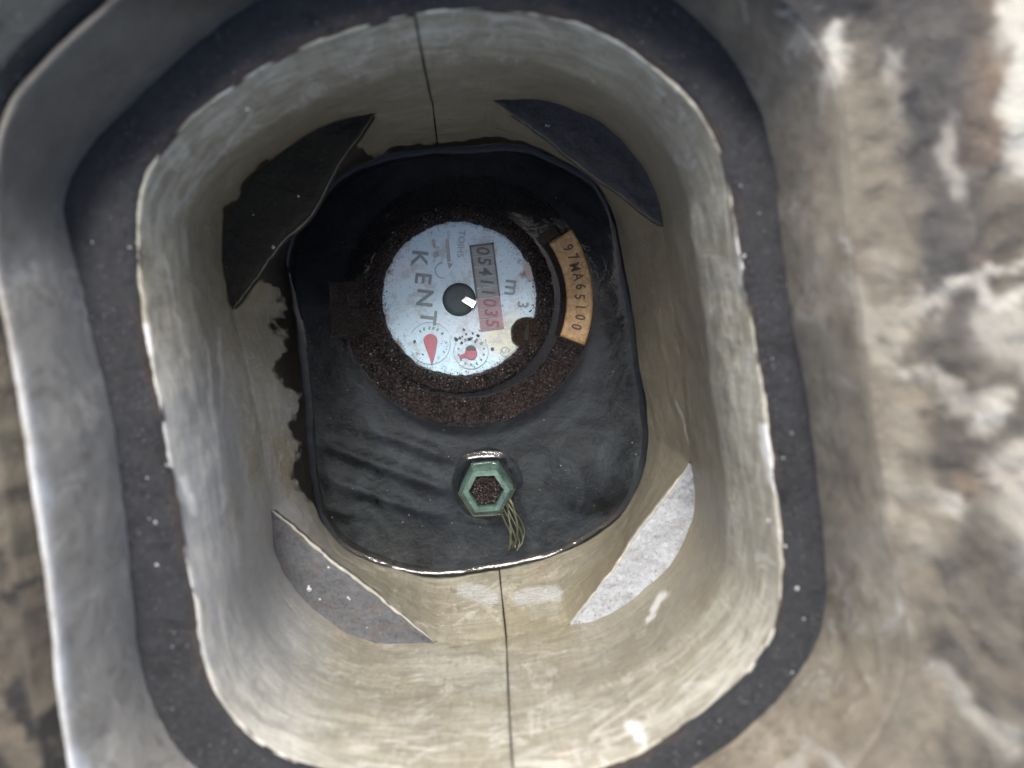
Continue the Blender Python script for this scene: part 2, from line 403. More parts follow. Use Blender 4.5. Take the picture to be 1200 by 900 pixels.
    for j in range(len(rows) - 1):
        if j in skip: continue
        for i in range(n - 1):
            q = (j * n + i, j * n + i + 1, (j + 1) * n + i + 1, (j + 1) * n + i)
            faces.append(q if side < 0 else q[::-1])
    o = mesh_obj('well_wall', verts, faces, M_wall, box, uvs=uvs, attrs=dict(stain=stain, scuff=scuff, sky_tint=sky_tint, pale=pale, slime=slime, seam=seam, wet_sheen=wet_sheen, lower_brown=lower_brown))
    o['label'] = 'beige moulded half of the well, cooler grey on its lower part' if side < 0 else 'beige moulded half of the well'
    return o
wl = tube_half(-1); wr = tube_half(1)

# corner shelves: flat silted ledges between the rounded wall and the cut corner
shelf_mats = [M_shelf_slate, M_shelf_pale, M_shelf_mid, M_shelf_dark]  # one silt in shaded and lit tones, upper ledges darkened, lower right paled
shelf_lbl = ['slate grey silted corner ledge with a sharp crescent outline', 'pale grey silted corner ledge, sunlight put into its colour', 'grey silted corner ledge with pale specks', 'almost black wet corner ledge, shade put into its colour']
NL = 900; loop2 = ring_loop(R2, NL)
for k in range(4):
    idx = [i for i in range(NL) if clip_chords(loop2[i], R2.c)[1] == k]
    if idx and max(idx) - min(idx) > NL / 2: idx = [i for i in idx if i > NL / 2] + [i for i in idx if i < NL / 2]
    vs, fs, ed = [], [], []; M = 14
    for i in idx:
        po = loop2[i]; pi_, _ = clip_chords(po, R2.c)
        u_ = (po - R2.c) / np.hypot(*(po - R2.c)); po = po + u_ * .0012
        for m in range(M + 1):
            f = m / M; q = po * (1 - f) + pi_ * f
            zz = R2.z + .0012 * fbm(q[0] * 90, q[1] * 90, k) * (1 if 0 < m < M - 1 else .2) + (.0006 if m < M else -.0006)
            zz += .0011 * f + .0016 * math.exp(-(f * 7) ** 2)
            vs.append((q[0], q[1], zz)); ed.append(.25 * sstep(.05, .5, fbm(q[0] * 130, q[1] * 130, 5 + k)) if k in (1, 2) else 0)
        vs.append((pi_[0], pi_[1], R2.z - .004)); ed.append(0)
    S = M + 2
    for a in range(len(idx) - 1):
        for m in range(M + 1): fs.append((a * S + m, a * S + m + 1, (a + 1) * S + m + 1, (a + 1) * S + m))
    s_ = mesh_obj('corner_shelf', vs, fs, shelf_mats[k], box, attrs=dict(edge=ed)); s_['label'] = shelf_lbl[k]

M_lipd = simple('grimy_plastic_edge', (.16, .15, .12), .4, 0, .6, 180, .5, .0006)
# chamfer line of pale dirt on the shelf edge: a thin raised lip moulded into the box
M_lip = simple('pale_plastic_edge', (.40, .38, .32), .45, 0, .35, 250, .5, .0006)
for k in range(4):
    idx = [i for i in range(NL) if clip_chords(loop2[i], R2.c)[1] == k]
    if idx and max(idx) - min(idx) > NL / 2: idx = [i for i in idx if i > NL / 2] + [i for i in idx if i < NL / 2]
    vs, fs = [], []; S = 6
    for a_, i in enumerate(idx):
        p, _ = clip_chords(loop2[i], R2.c); u_ = (R2.c - p) / np.hypot(*(R2.c - p)); t = a_ / max(1, len(idx) - 1)
        rr = (.0010 if k in (1, 2) else .0006) * (.35 + .65 * math.sin(math.pi * t) ** .5) * (.8 + .5 * fbm(p[0] * 200, p[1] * 200, k))
        for m in range(S):
            an = 2 * math.pi * m / S
            vs.append((p[0] + u_[0] * math.cos(an) * rr, p[1] + u_[1] * math.cos(an) * rr, R2.z + .0007 + math.sin(an) * rr))
    for a_ in range(len(idx) - 1):
        for m in range(S): fs.append((a_ * S + m, a_ * S + (m + 1) % S, (a_ + 1) * S + (m + 1) % S, (a_ + 1) * S + m))
    mesh_obj('shelf_edge', vs, fs, M_lip if k in (1, 2) else M_lipd, box)

# dark sleeve behind the two halves, seen only through the joint
M_black = simple('black_backing', (.012, .011, .010), .8)
vs, fs = [], []; NS = 160
sl = [(R0, .0035, R0.z - .001), (R2, .006, R2.z), (R3, .006, R3.z), (R3, .006, -.03)]
for rg, off, z in sl:
    for p in ring_loop(rg, NS):
        u_ = (p - rg.c) / np.hypot(*(p - rg.c)); vs.append((p[0] + u_[0] * off, p[1] + u_[1] * off, z))
for j in range(3):
    for i in range(NS): k = (i + 1) % NS; fs.append((j * NS + i, j * NS + k, (j + 1) * NS + k, (j + 1) * NS + i))
mesh_obj('outer_sleeve', vs, fs, M_black, box)

# gasket band round the mouth of the well: thick, rounded in section, its inner edge ragged
NG = 720
i0, o0 = ring_loop(R0, NG), ring_loop(RD, NG); vs, fs, ed = [], [], []
MG = 22
for i in range(NG):
    a_, b_ = i0[i], o0[i]; u_ = (b_ - a_) / np.hypot(*(b_ - a_))
    rag = .0010 * fbm(a_[0] * 40, a_[1] * 40, 2) + .0006 * fbm(a_[0] * 160, a_[1] * 160, 8) * sstep(-.2, .4, fbm(a_[0] * 18, a_[1] * 18, 33))
    ai = a_ + u_ * (-.0002 + 1.0 * rag + .0010 * sstep(0, .4, fbm(a_[0] * 14, a_[1] * 14, 51))); bo = b_ + u_ * .002
    for m in range(MG + 1):
        f = m / MG; q = ai * (1 - f) + bo * f
        prof = .0030 * (1 - (2 * f - 1) ** 6) if f < .5 else .0030
        zz = R0.z - .0006 + prof + .0007 * fbm(q[0] * 90, q[1] * 90, 1) * (1 if m else 0) + .0003 * fbm(q[0] * 420, q[1] * 420, 6) * (1 if m else 0)
        vs.append((q[0], q[1], zz))
        px, py = 600 + q[0] / .25 * FPX, 450 - q[1] / .25 * FPX
        e = (1 - sstep(.02, .16, f + .10 * fbm(q[0] * 100, q[1] * 100, 3))) * sstep(-.25, .2, fbm(q[0] * 20, q[1] * 20, 7)) * .3
        ed.append(e)
S = MG + 1
for i in range(NG):
    k = (i + 1) % NG
    for m in range(MG): fs.append((i * S + m, k * S + m, k * S + m + 1, i * S + m + 1))
mesh_obj('gasket', vs, fs, M_gasket, box, attrs=dict(edge=ed))

# upper frame wall and its top lip
def mat_frame():
    a = NM('grey_frame_plastic'); v = a.coord(); cc = a.attr('warm')
    n1 = a.noise(v, 28, 5, .6, .7); n2 = a.noise(v, 160, 6, .7); n3 = a.noise(v, 1100, 3, .6)
    grey = a.mix(n1, (.27, .255, .23), (.40, .38, .345)); tan = a.mix(a.ramp(n1, [(.3, 0.0), (.7, 1.0)]), (.24, .20, .15), (.66, .58, .45))
    tan = a.mix(.6, tan, a.mix(1.0, a.attr('col', True), (1.6, 1.55, 1.5), 'MULTIPLY'))
    tan = a.mix(a.attr('gmix'), tan, a.attr('col', True))
    c = a.mix(cc, grey, tan)
    c = a.mix(a.math('MULTIPLY', a.ramp(a.noise(v, 70, 8, .7, 1.8), [(.52, 0.0), (.60, 1.0)]), .45), c, a.mix(1.0, c, (.55, .52, .48), 'MULTIPLY'))
    c = a.mix(a.math('MULTIPLY', a.ramp(a.noise(v, 55, 8, .72, 1.2), [(.56, 0.0), (.62, 1.0)]), .3), c, (.62, .60, .56))
    c = a.mix(a.math('MULTIPLY', a.ramp(n2, [(.5, 0.0), (.7, 1.0)]), a.math('ADD', .12, a.math('MULTIPLY', cc, .55))), c, (.16, .13, .10))
    c = a.mix(a.math('MULTIPLY', a.attr('worn'), a.ramp(n2, [(.3, .3), (.55, 1.0)])), c, (.66, .68, .70))
    c = a.mix(a.math('MULTIPLY', a.attr('shade_mud'), .8), c, a.mix(n2, (.055, .05, .042), (.13, .12, .10)))  # painted shade on the upper left, mud blotches on the right
    a.bump(a.math('ADD', n2, a.math('MULTIPLY', n3, .3)), .6, .0012)
    return a.set(c, .6)
M_frame = mat_frame()
f0, f1 = ring_loop(RD, NG), ring_loop(RF, NG); vs, fs, warm, worn, shade_mud, gc, gm = [], [], [], [], [], [], []
MF = 20
prf = [(f / MF, 0, 0) for f in range(MF + 1)] + [(1, .0004, .0004), (1, .0011, .0005), (1, .0018, .0001), (1, .0022, -.001), (1, .0024, -.02)]
for i in range(NG):
    rgt = sstep(-.02, .05, f1[i][0])
    for f, off, dz in prf:
        a_, b_ = f0[i], f1[i]; dz = dz * (1 - rgt) if dz > -.01 else dz; u_ = (b_ - RF.c) / np.hypot(*(b_ - RF.c))
        q = a_ * (1 - f) + b_ * f + u_ * off; z = (R0.z - .002) + (RF.z - R0.z + .002) * (f * (1 - rgt) + math.sin(min(1, f) * math.pi / 2) ** .8 * rgt) + dz
        nn = fbm(q[0] * 50, q[1] * 50, z * 50)
        q = q + u_ * (.0005 * nn - .003 * math.sin(math.pi * f) * .4)
        d = H - z; px, py = 600 + q[0] / d * FPX, 450 - q[1] / d * FPX
        vs.append((q[0], q[1], z)); gm.append(rgt * sstep(.45, .9, f)); warm.append(sstep(560, 760, px)); gx, gy = 600 + q[0] / GD * FPX, 450 - q[1] / GD * FPX; gc.append(ground_col(max(gx, 561), gy) if px > 560 else np.array([.3, .3, .3])); shade_mud.append((1 - sstep(150, 420, py + .35 * px + 60 * nn)) * (1 if px < 560 else 0) + (1 - sstep(-30, 30, py)) * .6  + (.38 * sstep(-.1, .3, fbm(q[0] * 30, q[1] * 30, 12)) if px > 560 else 0));  # upper-left shade put into the colour, plus mud blotches on the right
        worn.append((sstep(.90, 1.0, f + .09 * nn) * (.12 + .32 * sstep(300, 600, py) + .5 * nn) if px < 500 else 0))
S = len(prf)
for i in range(NG):
    k = (i + 1) % NG
    for m in range(S - 1): fs.append((i * S + m, k * S + m, k * S + m + 1, i * S + m + 1))
mesh_obj('frame', vs, fs, M_frame, box, attrs=dict(warm=warm, worn=worn, shade_mud=shade_mud, col=np.array(gc), gmix=gm))

# well floor under the water: black, silted, with moulded ribs
def mat_floor():
    a = NM('black_silted_floor'); v = a.coord(); n1 = a.noise(v, 30, 6, .65, 1.4); n2 = a.noise(v, 240, 5, .7)
    c = a.mix(a.ramp(n1, [(.44, 0.0), (.62, 1.0)]), (.0018, .002, .0022), (.017, .020, .024))
    c = a.mix(a.ramp(n2, [(.62, 0.0), (.8, .3)]), c, (.045, .047, .045))
    a.bump(a.math('ADD', n1, n2), .6, .0015); return a.set(c, .6)
M_floor = mat_floor()
vs, fs = [], []; NX = 110
x0, x1, y0, y1 = -.125, .085, -.112, .135
for j in range(NX + 1):
    for i in range(NX + 1):
        x = x0 + (x1 - x0) * i / NX; y = y0 + (y1 - y0) * j / NX
        px, py = 600 + x / .43 * FPX, 450 - y / .43 * FPX
        z = -.013 + .0018 * fbm(x * 30, y * 30, 2)
        mask = (1 - sstep(55, 85, abs(px - 452))) * (1 - sstep(38, 60, abs(py - 553)))
        z += mask * .0042 * max(0, math.sin((py - px * .36) * 2 * math.pi / 38.0 + .8)) ** .8
        m2 = math.hypot((px - 690) / 55, (py - 555) / 50); z += .006 * max(0, 1 - m2 * m2)
        vs.append((x, y, z))
for j in range(NX):
    for i in range(NX): q = j * (NX + 1) + i; fs.append((q, q + 1, q + NX + 2, q + NX + 1))
mesh_obj('well_floor', vs, fs, M_floor, box)

# ---------------------------------------------------------------- water meter
DM = .418
PX = DM / FPX                                    # metres per pixel at the meter
mc = W3(538, 350, DM)
meter = thing('water_meter', 'round water meter with white dial and rusty gritty bezel standing in the black water', 'water meter', (mc.x, mc.y, 0))
def lathe(name, profile, mat, parent, cx=0, cy=0, n=256, disp=0, dscale=100, smooth=True, a0=0, a1=2 * math.pi, extra=None):
    vs, fs = [], []; closed = abs(a1 - a0 - 2 * math.pi) < 1e-6; cnt = n if closed else n + 1
    for i in range(cnt):
        a = a0 + (a1 - a0) * i / n
        for r, z in profile:
            x, y = cx + r * math.cos(a), cy + r * math.sin(a)
            dz = disp * (fbm(x * dscale, y * dscale, 3.7) + .6 * fbm(x * dscale * 4, y * dscale * 4, 8.2)) if disp else 0
            dr = disp * .8 * fbm(x * dscale, y * dscale, z * dscale + 11) if disp else 0
            vs.append((x + math.cos(a) * dr, y + math.sin(a) * dr, z + dz))
    S = len(profile)
    for i in range(n):
        k = (i + 1) % cnt
        for m in range(S - 1): fs.append((i * S + m, k * S + m, k * S + m + 1, i * S + m + 1))
    return mesh_obj(name, vs, fs, mat, parent, smooth)
def dense(prof, step=.0006):
    out = [prof[0]]
    for a, b in zip(prof[:-1], prof[1:]):
        k = max(1, int(math.dist(a, b) / step))
        out += [(a[0] + (b[0] - a[0]) * j / k, a[1] + (b[1] - a[1]) * j / k) for j in range(1, k + 1)]
    return out

def mat_rust(name, dark, brown, grey, rough=.33):
    a = NM(name); v = a.coord()
    n1 = a.noise(v, 760, 6, .75); n2 = a.noise(v, 110, 5, .7, .8); n3 = a.noise(v, 1500, 3, .7)
    c = a.mix(a.ramp(n2, [(.38, 0.0), (.62, 1.0)]), dark, brown)
    c = a.mix(a.ramp(n1, [(.5, 0.0), (.68, .8)]), c, grey)
    c = a.mix(a.ramp(n3, [(.62, 0.0), (.7, .5)]), c, (.36, .33, .31))
    c = a.mix(a.ramp(a.noise(v, 130, 4, .6), [(.64, 0.0), (.72, .45)]), c, (.14, .06, .03))
    a.bump(a.math('ADD', n1, n3), 1.0, .0020)
    return a.set(c, rough * .7)
M_rust = mat_rust('wet_rusty_grit', (.010, .009, .010), (.036, .024, .023), (.14, .125, .13), .28)
M_rust2 = mat_rust('wet_silty_plastic', (.008, .008, .009), (.022, .016, .013), (.06, .05, .045), .4)
M_body = mat_rust('black_meter_body', (.006, .006, .007), (.012, .010, .009), (.022, .021, .022), .45)

fx, fy = (548 - 538) * PX, -(352 - 350) * PX
lathe('body', dense([(.0, -.004), (.040, -.004), (.0475, -.0035), (.050, -.0022), (.0635, -.0020), (.0660, -.0032), (.0668, -.006), (.0668, -.013)], .001), M_body, meter, fx, fy, 300, .0009, 70)
# the lower, silted part of the flange carries a raised rim
lathe('flange_rim', dense([(.0500, -.004), (.0508, .0008), (.0535, .0022), (.0600, .0020), (.0645, .0012), (.0662, -.0012), (.0664, -.005)]), M_rust, meter, fx, fy, 300, .0008, 160, a0=R(198), a1=R(338))
lathe('flange_rim', dense([(.0500, -.004), (.0508, -.0012), (.0535, -.0004), (.0600, -.0006), (.0645, -.0012), (.0662, -.0025), (.0664, -.005)]), M_rust2, meter, fx, fy, 300, .0008, 160, a0=R(30), a1=R(196))
lathe('bezel', dense([(.0395, .0015), (.0408, .0050), (.0425, .0064), (.0448, .0062), (.0466, .0046), (.0482, .0040), (.0490, .0018), (.0502, -.004)], .0005), M_rust, meter, 0, 0, 400, .00085, 190)
# dial
def mat_dial():
    a = NM('white_dial_plate'); v = a.coord(); n1 = a.noise(v, 45, 5, .6, .5); n2 = a.noise(v, 420, 6, .75); n3 = a.noise(v, 900, 3, .7)
    c = a.mix(n1, (.46, .68, .82), (.62, .79, .88))
    c = a.mix(a.ramp(a.noise(v, 26, 3, .5), [(.5, 0.0), (.75, .8)]), c, (.58, .60, .70))
    c = a.mix(a.attr('yellow'), c, (.62, .60, .42))
    c = a.mix(a.attr('rusty'), c, a.mix(n2, (.03, .022, .02), (.30, .17, .10)))
    c = a.mix(a.ramp(n2, [(.56, 0.0), (.66, .5)]), c, (.30, .36, .40))
    c = a.mix(a.ramp(a.noise(v, 110, 5, .7), [(.52, 0.0), (.62, .6)]), c, (.36, .42, .44))
    c = a.mix(a.ramp(a.noise(v, 70, 7, .75, 1.5), [(.62, 0.0), (.66, .55)]), c, (.25, .24, .20))
    c = a.mix(a.ramp(n3, [(.69, 0.0), (.73, .9)]), c, (.86, .9, .93))
    a.bump(a.math('ADD', n2, n3), .35, .0005); return a.set(c, .22)
M_dial = mat_dial()
ZD = .0030
vs, fs, yl, ru = [(0, 0, ZD)], [], [.0], [0.]
NR, NT = 40, 220
for j in range(1, NR + 1):
    for i in range(NT):
        a = 2 * math.pi * i / NT; r = .0418 * j / NR
        x, y = r * math.cos(a), r * math.sin(a); vs.append((x, y, ZD - .0006 * (r / .0418) ** 4))
        nn = fbm(x * 260, y * 260, 1.5)
        yl.append((1 - sstep(.006, .016, math.hypot(x - .0235, y + .020) + .003 * nn)) * .8)
        e = sstep(.0385 - .0016 * nn, .0412, r) * .9
        for (qx, qy, qr) in ((.034, .013, .0032), (-.033, -.026, .005), (.031, .019, .0022), (-.036, .014, .002), (.013, .0385, .003)):
            e = max(e, (1 - sstep(.3, 1.0, math.hypot(x - qx, y - qy) / qr + .5 * nn)) * .95)
        ru.append(e)
for i in range(NT): fs.append((0, 1 + i, 1 + (i + 1) % NT))
for j in range(NR - 1):
    for i in range(NT): k = (i + 1) % NT; fs.append((1 + j * NT + i, 1 + (j + 1) * NT + i, 1 + (j + 1) * NT + k, 1 + j * NT + k))
dial = mesh_obj('dial', vs, fs, M_dial, meter, attrs=dict(yellow=yl, rusty=ru))

DD = H - ZD - .0002
def D(px, py, z=0.0):     # photograph pixel -> meter local coordinates on the dial
    x, y = W(px, py, H - ZD - z); return Vector((x - mc.x, y - mc.y, ZD + z))
def slab(name, pts, z0, z1, mat, parent):
    bm = bmesh.new(); lo = [bm.verts.new((p[0], p[1], z0)) for p in pts]; hi = [bm.verts.new((p[0], p[1], z1)) for p in pts]
    if sum(pts[i][0] * pts[(i + 1) % len(pts)][1] - pts[(i + 1) % len(pts)][0] * pts[i][1] for i in range(len(pts))) < 0:
        lo.reverse(); hi.reverse()
    bm.faces.new(hi); bm.faces.new(lo[::-1]); n = len(pts)
    for i in range(n): bm.faces.new((lo[i], lo[(i + 1) % n], hi[(i + 1) % n], hi[i]))
    return bm_obj(name, bm, mat, parent, False)
def disc_pts(cx, cy, r, n=40, a0=0, a1=2 * math.pi): return [(cx + r * math.cos(a0 + (a1 - a0) * i / n), cy + r * math.sin(a0 + (a1 - a0) * i / n)) for i in range(n)]
def arc_band(cx, cy, r0, r1, a0, a1, n=40):
    o_ = [(cx + r1 * math.cos(a0 + (a1 - a0) * i / n), cy + r1 * math.sin(a0 + (a1 - a0) * i / n)) for i in range(n + 1)]
    i_ = [(cx + r0 * math.cos(a0 + (a1 - a0) * i / n), cy + r0 * math.sin(a0 + (a1 - a0) * i / n)) for i in range(n, -1, -1)]
    return o_ + i_
M_ink = simple('faded_ink', (.20, .27, .30), .4, 0, .5, 500, .2)
M_ink2 = simple('very_faded_ink', (.36, .43, .48), .4, 0, .3, 900, .2)
M_purple = simple('faded_purple_ink', (.42, .40, .47), .4, 0, .2, 900, .2)
M_green = simple('faded_green_ink', (.17, .34, .27), .4, 0, .3, 900, .2)
M_red = simple('red_pointer', (.42, .12, .17), .35, 0, .25, 700, .2)
M_redwin = simple('faded_red_wheel', (.38, .26, .30), .35, 0, .3, 500, .3)
M_win = simple('grey_number_wheel', (.22, .27, .28), .3, 0, .35, 500, .3)
M_winfr = simple('dark_window_edge', (.06, .075, .08), .35, 0, .4, 500, .3)
M_hub = simple('slate_hub', (.045, .072, .082), .55, 0, .45, 900, .35, .0004)
M_dark = simple('black_digit', (.05, .065, .07), .4)
M_redd = simple('red_digit', (.22, .08, .10), .4)

def text(s, px, py, size_px, rot, mat, parent, z=.0003, name='lettering', bold=.0, sx=1.0, label=None, conv=D):
    cu = bpy.data.curves.new(name, 'FONT'); cu.body = s; cu.size = size_px * PX * 1.4; cu.align_x = 'CENTER'; cu.align_y = 'CENTER'
    cu.extrude = .00012; cu.offset = bold; cu.resolution_u = 3
    cu.materials.append(mat); o = bpy.data.objects.new(name, cu); COL.objects.link(o)
    dg = bpy.context.evaluated_depsgraph_get(); me = bpy.data.meshes.new_from_object(o.evaluated_get(dg))
    bpy.data.objects.remove(o); o = bpy.data.objects.new(name, me); COL.objects.link(o)
    if not me.materials: me.materials.append(mat)
    o.parent = parent; o.location = conv(px, py, z); o.rotation_euler = (0, 0, R(rot)); o.scale = (sx, 1, 1)
    if label: o['label'] = label
    return o
for ch, x, y in (('K', 491, 302), ('E', 495, 326), ('N', 497, 349), ('T', 501, 372)):
    text(ch, x, y, 19.0, -96, M_ink, meter, bold=.00022, label='large faded letter %s printed on the dial' % ch, sx=1.05)
text('m', 600, 337, 19, -96, M_ink, meter, bold=.0001, label='letter m printed beside the counter', sx=.95)
text('3', 612, 357, 12, -96, M_ink, meter, bold=.0001, label='small figure 3 printed beside the counter')
text('TOIH5', 540, 286, 8, -94, M_ink2, meter, label='tiny faded vertical print')
# small printed marks
slab('print_mark', [tuple(D(x, y))[:2] for x, y in ((506,281),(509,280),(511,290),(508,291))], ZD, ZD + .0003, M_purple, meter)
slab('print_mark', [tuple(D(x, y))[:2] for x, y in ((522,280),(526,280),(528,306),(524,307))], ZD, ZD + .0003, M_purple, meter)
slab('print_mark', [tuple(D(x, y))[:2] for x, y in ((524,308),(531,309),(527,315))], ZD, ZD + .0003, M_purple, meter)
slab('print_mark', [tuple(D(x, y))[:2] for x, y in ((508,296),(514,294),(515,300),(509,302))], ZD, ZD + .0003, M_ink2, meter)
pts = arc_band(*tuple(D(519, 317))[:2], .0036, .0043, R(95), R(275)); slab('print_mark', pts, ZD, ZD + .0003, M_ink2, meter)
# counter window with number wheels
def q4(a, b, c, d, z=0): return [tuple(D(*p))[:2] for p in (a, b, c, d)]
A, B = np.array([561.0, 288.0]), np.array([573.5, 385.0])         # centre line
ax = (B - A) / np.hypot(*(B - A)); nx = np.array([ax[1], -ax[0]])
def along(t, s): p = A + ax * t + nx * s; return (p[0] + 3.5, p[1])
Lw = float(np.hypot(*(B - A)))
def framebar(t0, t1, s0, s1): return [tuple(D(*along(t, s)))[:2] for t, s in ((t0, s0), (t1, s0), (t1, s1), (t0, s1))]
Lb = Lw * 5 / 8
win = slab('counter_window', framebar(-2, Lb, -14.5, -12.2), ZD - .0002, ZD + .0009, M_winfr, meter)
for a_, b_, c_, d_ in ((-2, Lb, 12.2, 14.2), (-2, 0, -14.5, 14.2)):
    slab('window_edge', framebar(a_, b_, c_, d_), ZD - .0002, ZD + .00088, M_winfr, win)
for a_, b_, c_, d_ in ((Lb, Lw + 1.6, -14.0, -12.2), (Lb, Lw + 1.6, 12.2, 13.6), (Lw, Lw + 1.6, -12.2, 12.2)):
    slab('window_edge', framebar(a_, b_, c_, d_), ZD - .0002, ZD + .0008, M_redwin, win)
digs = '05411035'
for i in range(8):
    t0, t1 = Lw * i / 8 + .5, Lw * (i + 1) / 8 - .5; mt = M_win if i < 5 else M_redwin
    bm = bmesh.new(); rows_ = []
    for k in range(9):
        s = -12.2 + 24.4 * k / 8; zz = ZD + .0001 + .0005 * math.cos((k / 8 - .5) * 2.2)
        rows_.append([bm.verts.new((*tuple(D(*along(t, s)))[:2], zz)) for t in (t0, t1)])
    for k in range(8): bm.faces.new((rows_[k][0], rows_[k][1], rows_[k + 1][1], rows_[k + 1][0]))
    wv = bm_obj('number_wheel', bm, mt, win)
    p = along((t0 + t1) / 2, 0)
    text(digs[i], p[0], p[1], 15.5, -97, M_dark if i < 5 else M_redd, win, z=.00068, name='figure', sx=.86, bold=.00018)
# hub with an added mirror facet that makes its white glint
hub = lathe('hub', [(.0, .0012 + ZD), (.006, .0012 + ZD), (.0080, .0010 + ZD), (.0086, .0004 + ZD), (.0087, ZD - .0002)], M_hub, meter, *tuple(D(538, 351))[:2], n=64)
M_glint = NM('glint_mirror').set((.95, .97, 1.0), .12, 1.0)
hx, hy = tuple(D(549.5, 356))[:2]
bm = bmesh.new()
fc = [(-.0038, .0012), (-.0013, .0036), (.0040, .0008), (.0022, -.0026)]
# top facet tilted to face half way between the sun and the lens
n_ = (sd.normalized() + (Vector((0, 0, H)) - Vector((mc.x + hx, mc.y + hy, ZD))).normalized()).normalized()
lo = [bm.verts.new((hx + x, hy + y, ZD + .001)) for x, y in fc]
hi = [bm.verts.new((hx + x, hy + y, ZD + .0034 - (n_.x * x + n_.y * y) / n_.z)) for x, y in fc]
bm.faces.new(hi[::-1]); [bm.faces.new((lo[(i + 1) % 4], lo[i], hi[i], hi[(i + 1) % 4])) for i in range(4)]
bmesh.ops.recalc_face_normals(bm, faces=bm.faces)
o = bm_obj('glint_facet', bm, M_glint, hub, False); o['label'] = 'added four-sided mirror facet that makes the white reflection on the hub'
# left sub-dial: ring, ticks, red drop pointer
sx_, sy_ = tuple(D(504, 403))[:2]
s1 = slab('sub_dial', arc_band(sx_, sy_, .0110, .0113, R(35), R(150)), ZD, ZD + .0003, M_ink2, meter)
slab('sub_dial_arc', arc_band(sx_, sy_, .0103, .0106, R(200), R(372)), ZD, ZD + .0003, M_ink2, s1)
for an, m_ in ((62, M_green), (78, M_green), (92, M_green), (112, M_green), (128, M_ink), (40, M_ink), (175, M_ink), (5, M_ink2), (-30, M_ink2), (-60, M_ink2), (215, M_ink2)):
    a = R(an); cx, cy = sx_ + .0083 * math.cos(a), sy_ + .0083 * math.sin(a)
    slab('tick', [(cx + .0009 * math.cos(a + t) * (1 if k % 2 else .8), cy + .0009 * math.sin(a + t)) for k, t in enumerate((.5, 2.4, 3.6, 5.6))], ZD, ZD + .0003, m_, s1)
drop = [tuple(D(504.5 + 8.2 * math.cos(a), 399 - 7.5 * math.sin(a)))[:2] for a in [R(t) for t in range(-10, 191, 12)]] + [tuple(D(x, y))[:2] for x, y in ((499, 408), (503, 418), (506, 428), (509, 418), (511.5, 406))]
p_ = slab('pointer', drop, ZD + .0004, ZD + .0010, M_red, meter); p_['label'] = 'red drop-shaped pointer of the left small dial'
# right sub-dial
sx_, sy_ = tuple(D(552, 412))[:2]
s2 = slab('sub_dial', arc_band(sx_, sy_, .0088, .0091, R(150), R(395)), ZD, ZD + .0003, M_ink2, meter)
for k in range(14):
    a = R(90 + k * 360 / 14); cx, cy = sx_ + .0067 * math.cos(a), sy_ + .0067 * math.sin(a); q = .0007 if k not in (0, 1, 13, 12) else .001
    slab('tick', [(cx + q * math.cos(a + t), cy + q * math.sin(a + t)) for t in (.6, 2.2, 3.7, 5.5)], ZD, ZD + .0003, M_ink, s2)
rnd = random.Random(3)
for k in range(16):
    x, y = rnd.uniform(534, 566), rnd.uniform(386, 402); cx, cy = tuple(D(x, y))[:2]; q = rnd.uniform(.0004, .0009)
    slab('print_speck', [(cx + q * math.cos(t + k), cy + q * 1.2 * math.sin(t + k)) for t in (0, 1.3, 2.9, 4.6)], ZD, ZD + .0003, M_dark, s2)
for (x, y, q) in ((577, 409, .0010), (486, 400, .0007), (534, 397, .0009)):
    cx, cy = tuple(D(x, y))[:2]; slab('print_speck', disc_pts(cx, cy, q, 8), ZD, ZD + .0003, M_dark, s2)
p_ = slab('pointer', disc_pts(*tuple(D(552, 414))[:2], .0032, 20, R(20), R(380)), ZD + .0004, ZD + .0010, M_red, meter); p_['label'] = 'small red round pointer of the right small dial'
slab('pointer_tail', [tuple(D(x, y))[:2] for x, y in ((549, 412), (538, 417), (539, 420), (549, 418))], ZD + .0003, ZD + .0008, M_red, p_)
slab('pointer_cap', arc_band(*tuple(D(552, 411))[:2], .0004, .0028, R(5), R(175)), ZD + .0010, ZD + .0013, M_winfr, p_)
cx, cy = tuple(D(592, 412))[:2]; lg = slab('round_mark', arc_band(cx, cy, .0022, .0026, 0, R(350)), ZD, ZD + .0003, M_ink2, meter)
slab('mark_stroke', [(cx - .0010, cy - .0012), (cx - .0005, cy - .0013), (cx + .0010, cy + .0012), (cx + .0005, cy + .0013)], ZD, ZD + .0003, M_ink2, lg)

# seal screw that bites into the dial at lower right
scx, scy = tuple(D(617, 390))[:2]
M_screw = mat_rust('brown_screw', (.02, .015, .010), (.065, .045, .03), (.07, .055, .04), .35)
scr = lathe('screw', dense([(.0, .0062), (.0035, .0066), (.0062, .0064), (.0076, .0056), (.0082, .0042), (.0084, .0015)], .0008), M_screw, meter, scx, scy, 60, .0005, 300)
slab('screw_slot', [(scx - .0012, scy - .0040), (scx + .0006, scy - .0042), (scx + .0014, scy + .0040), (scx - .0004, scy + .0042)], .0062, .0070, M_black, scr)
# pale broken chip of the bezel at the dial's right edge
c_ = slab('bezel_chip', [tuple(D(x, y))[:2] for x, y in ((613, 312), (620, 307), (626, 316), (627, 327), (619, 330), (616, 322))], ZD, ZD + .0012, simple('pale_pink_chip', (.42, .36, .37), .35, 0, .3, 600), meter)

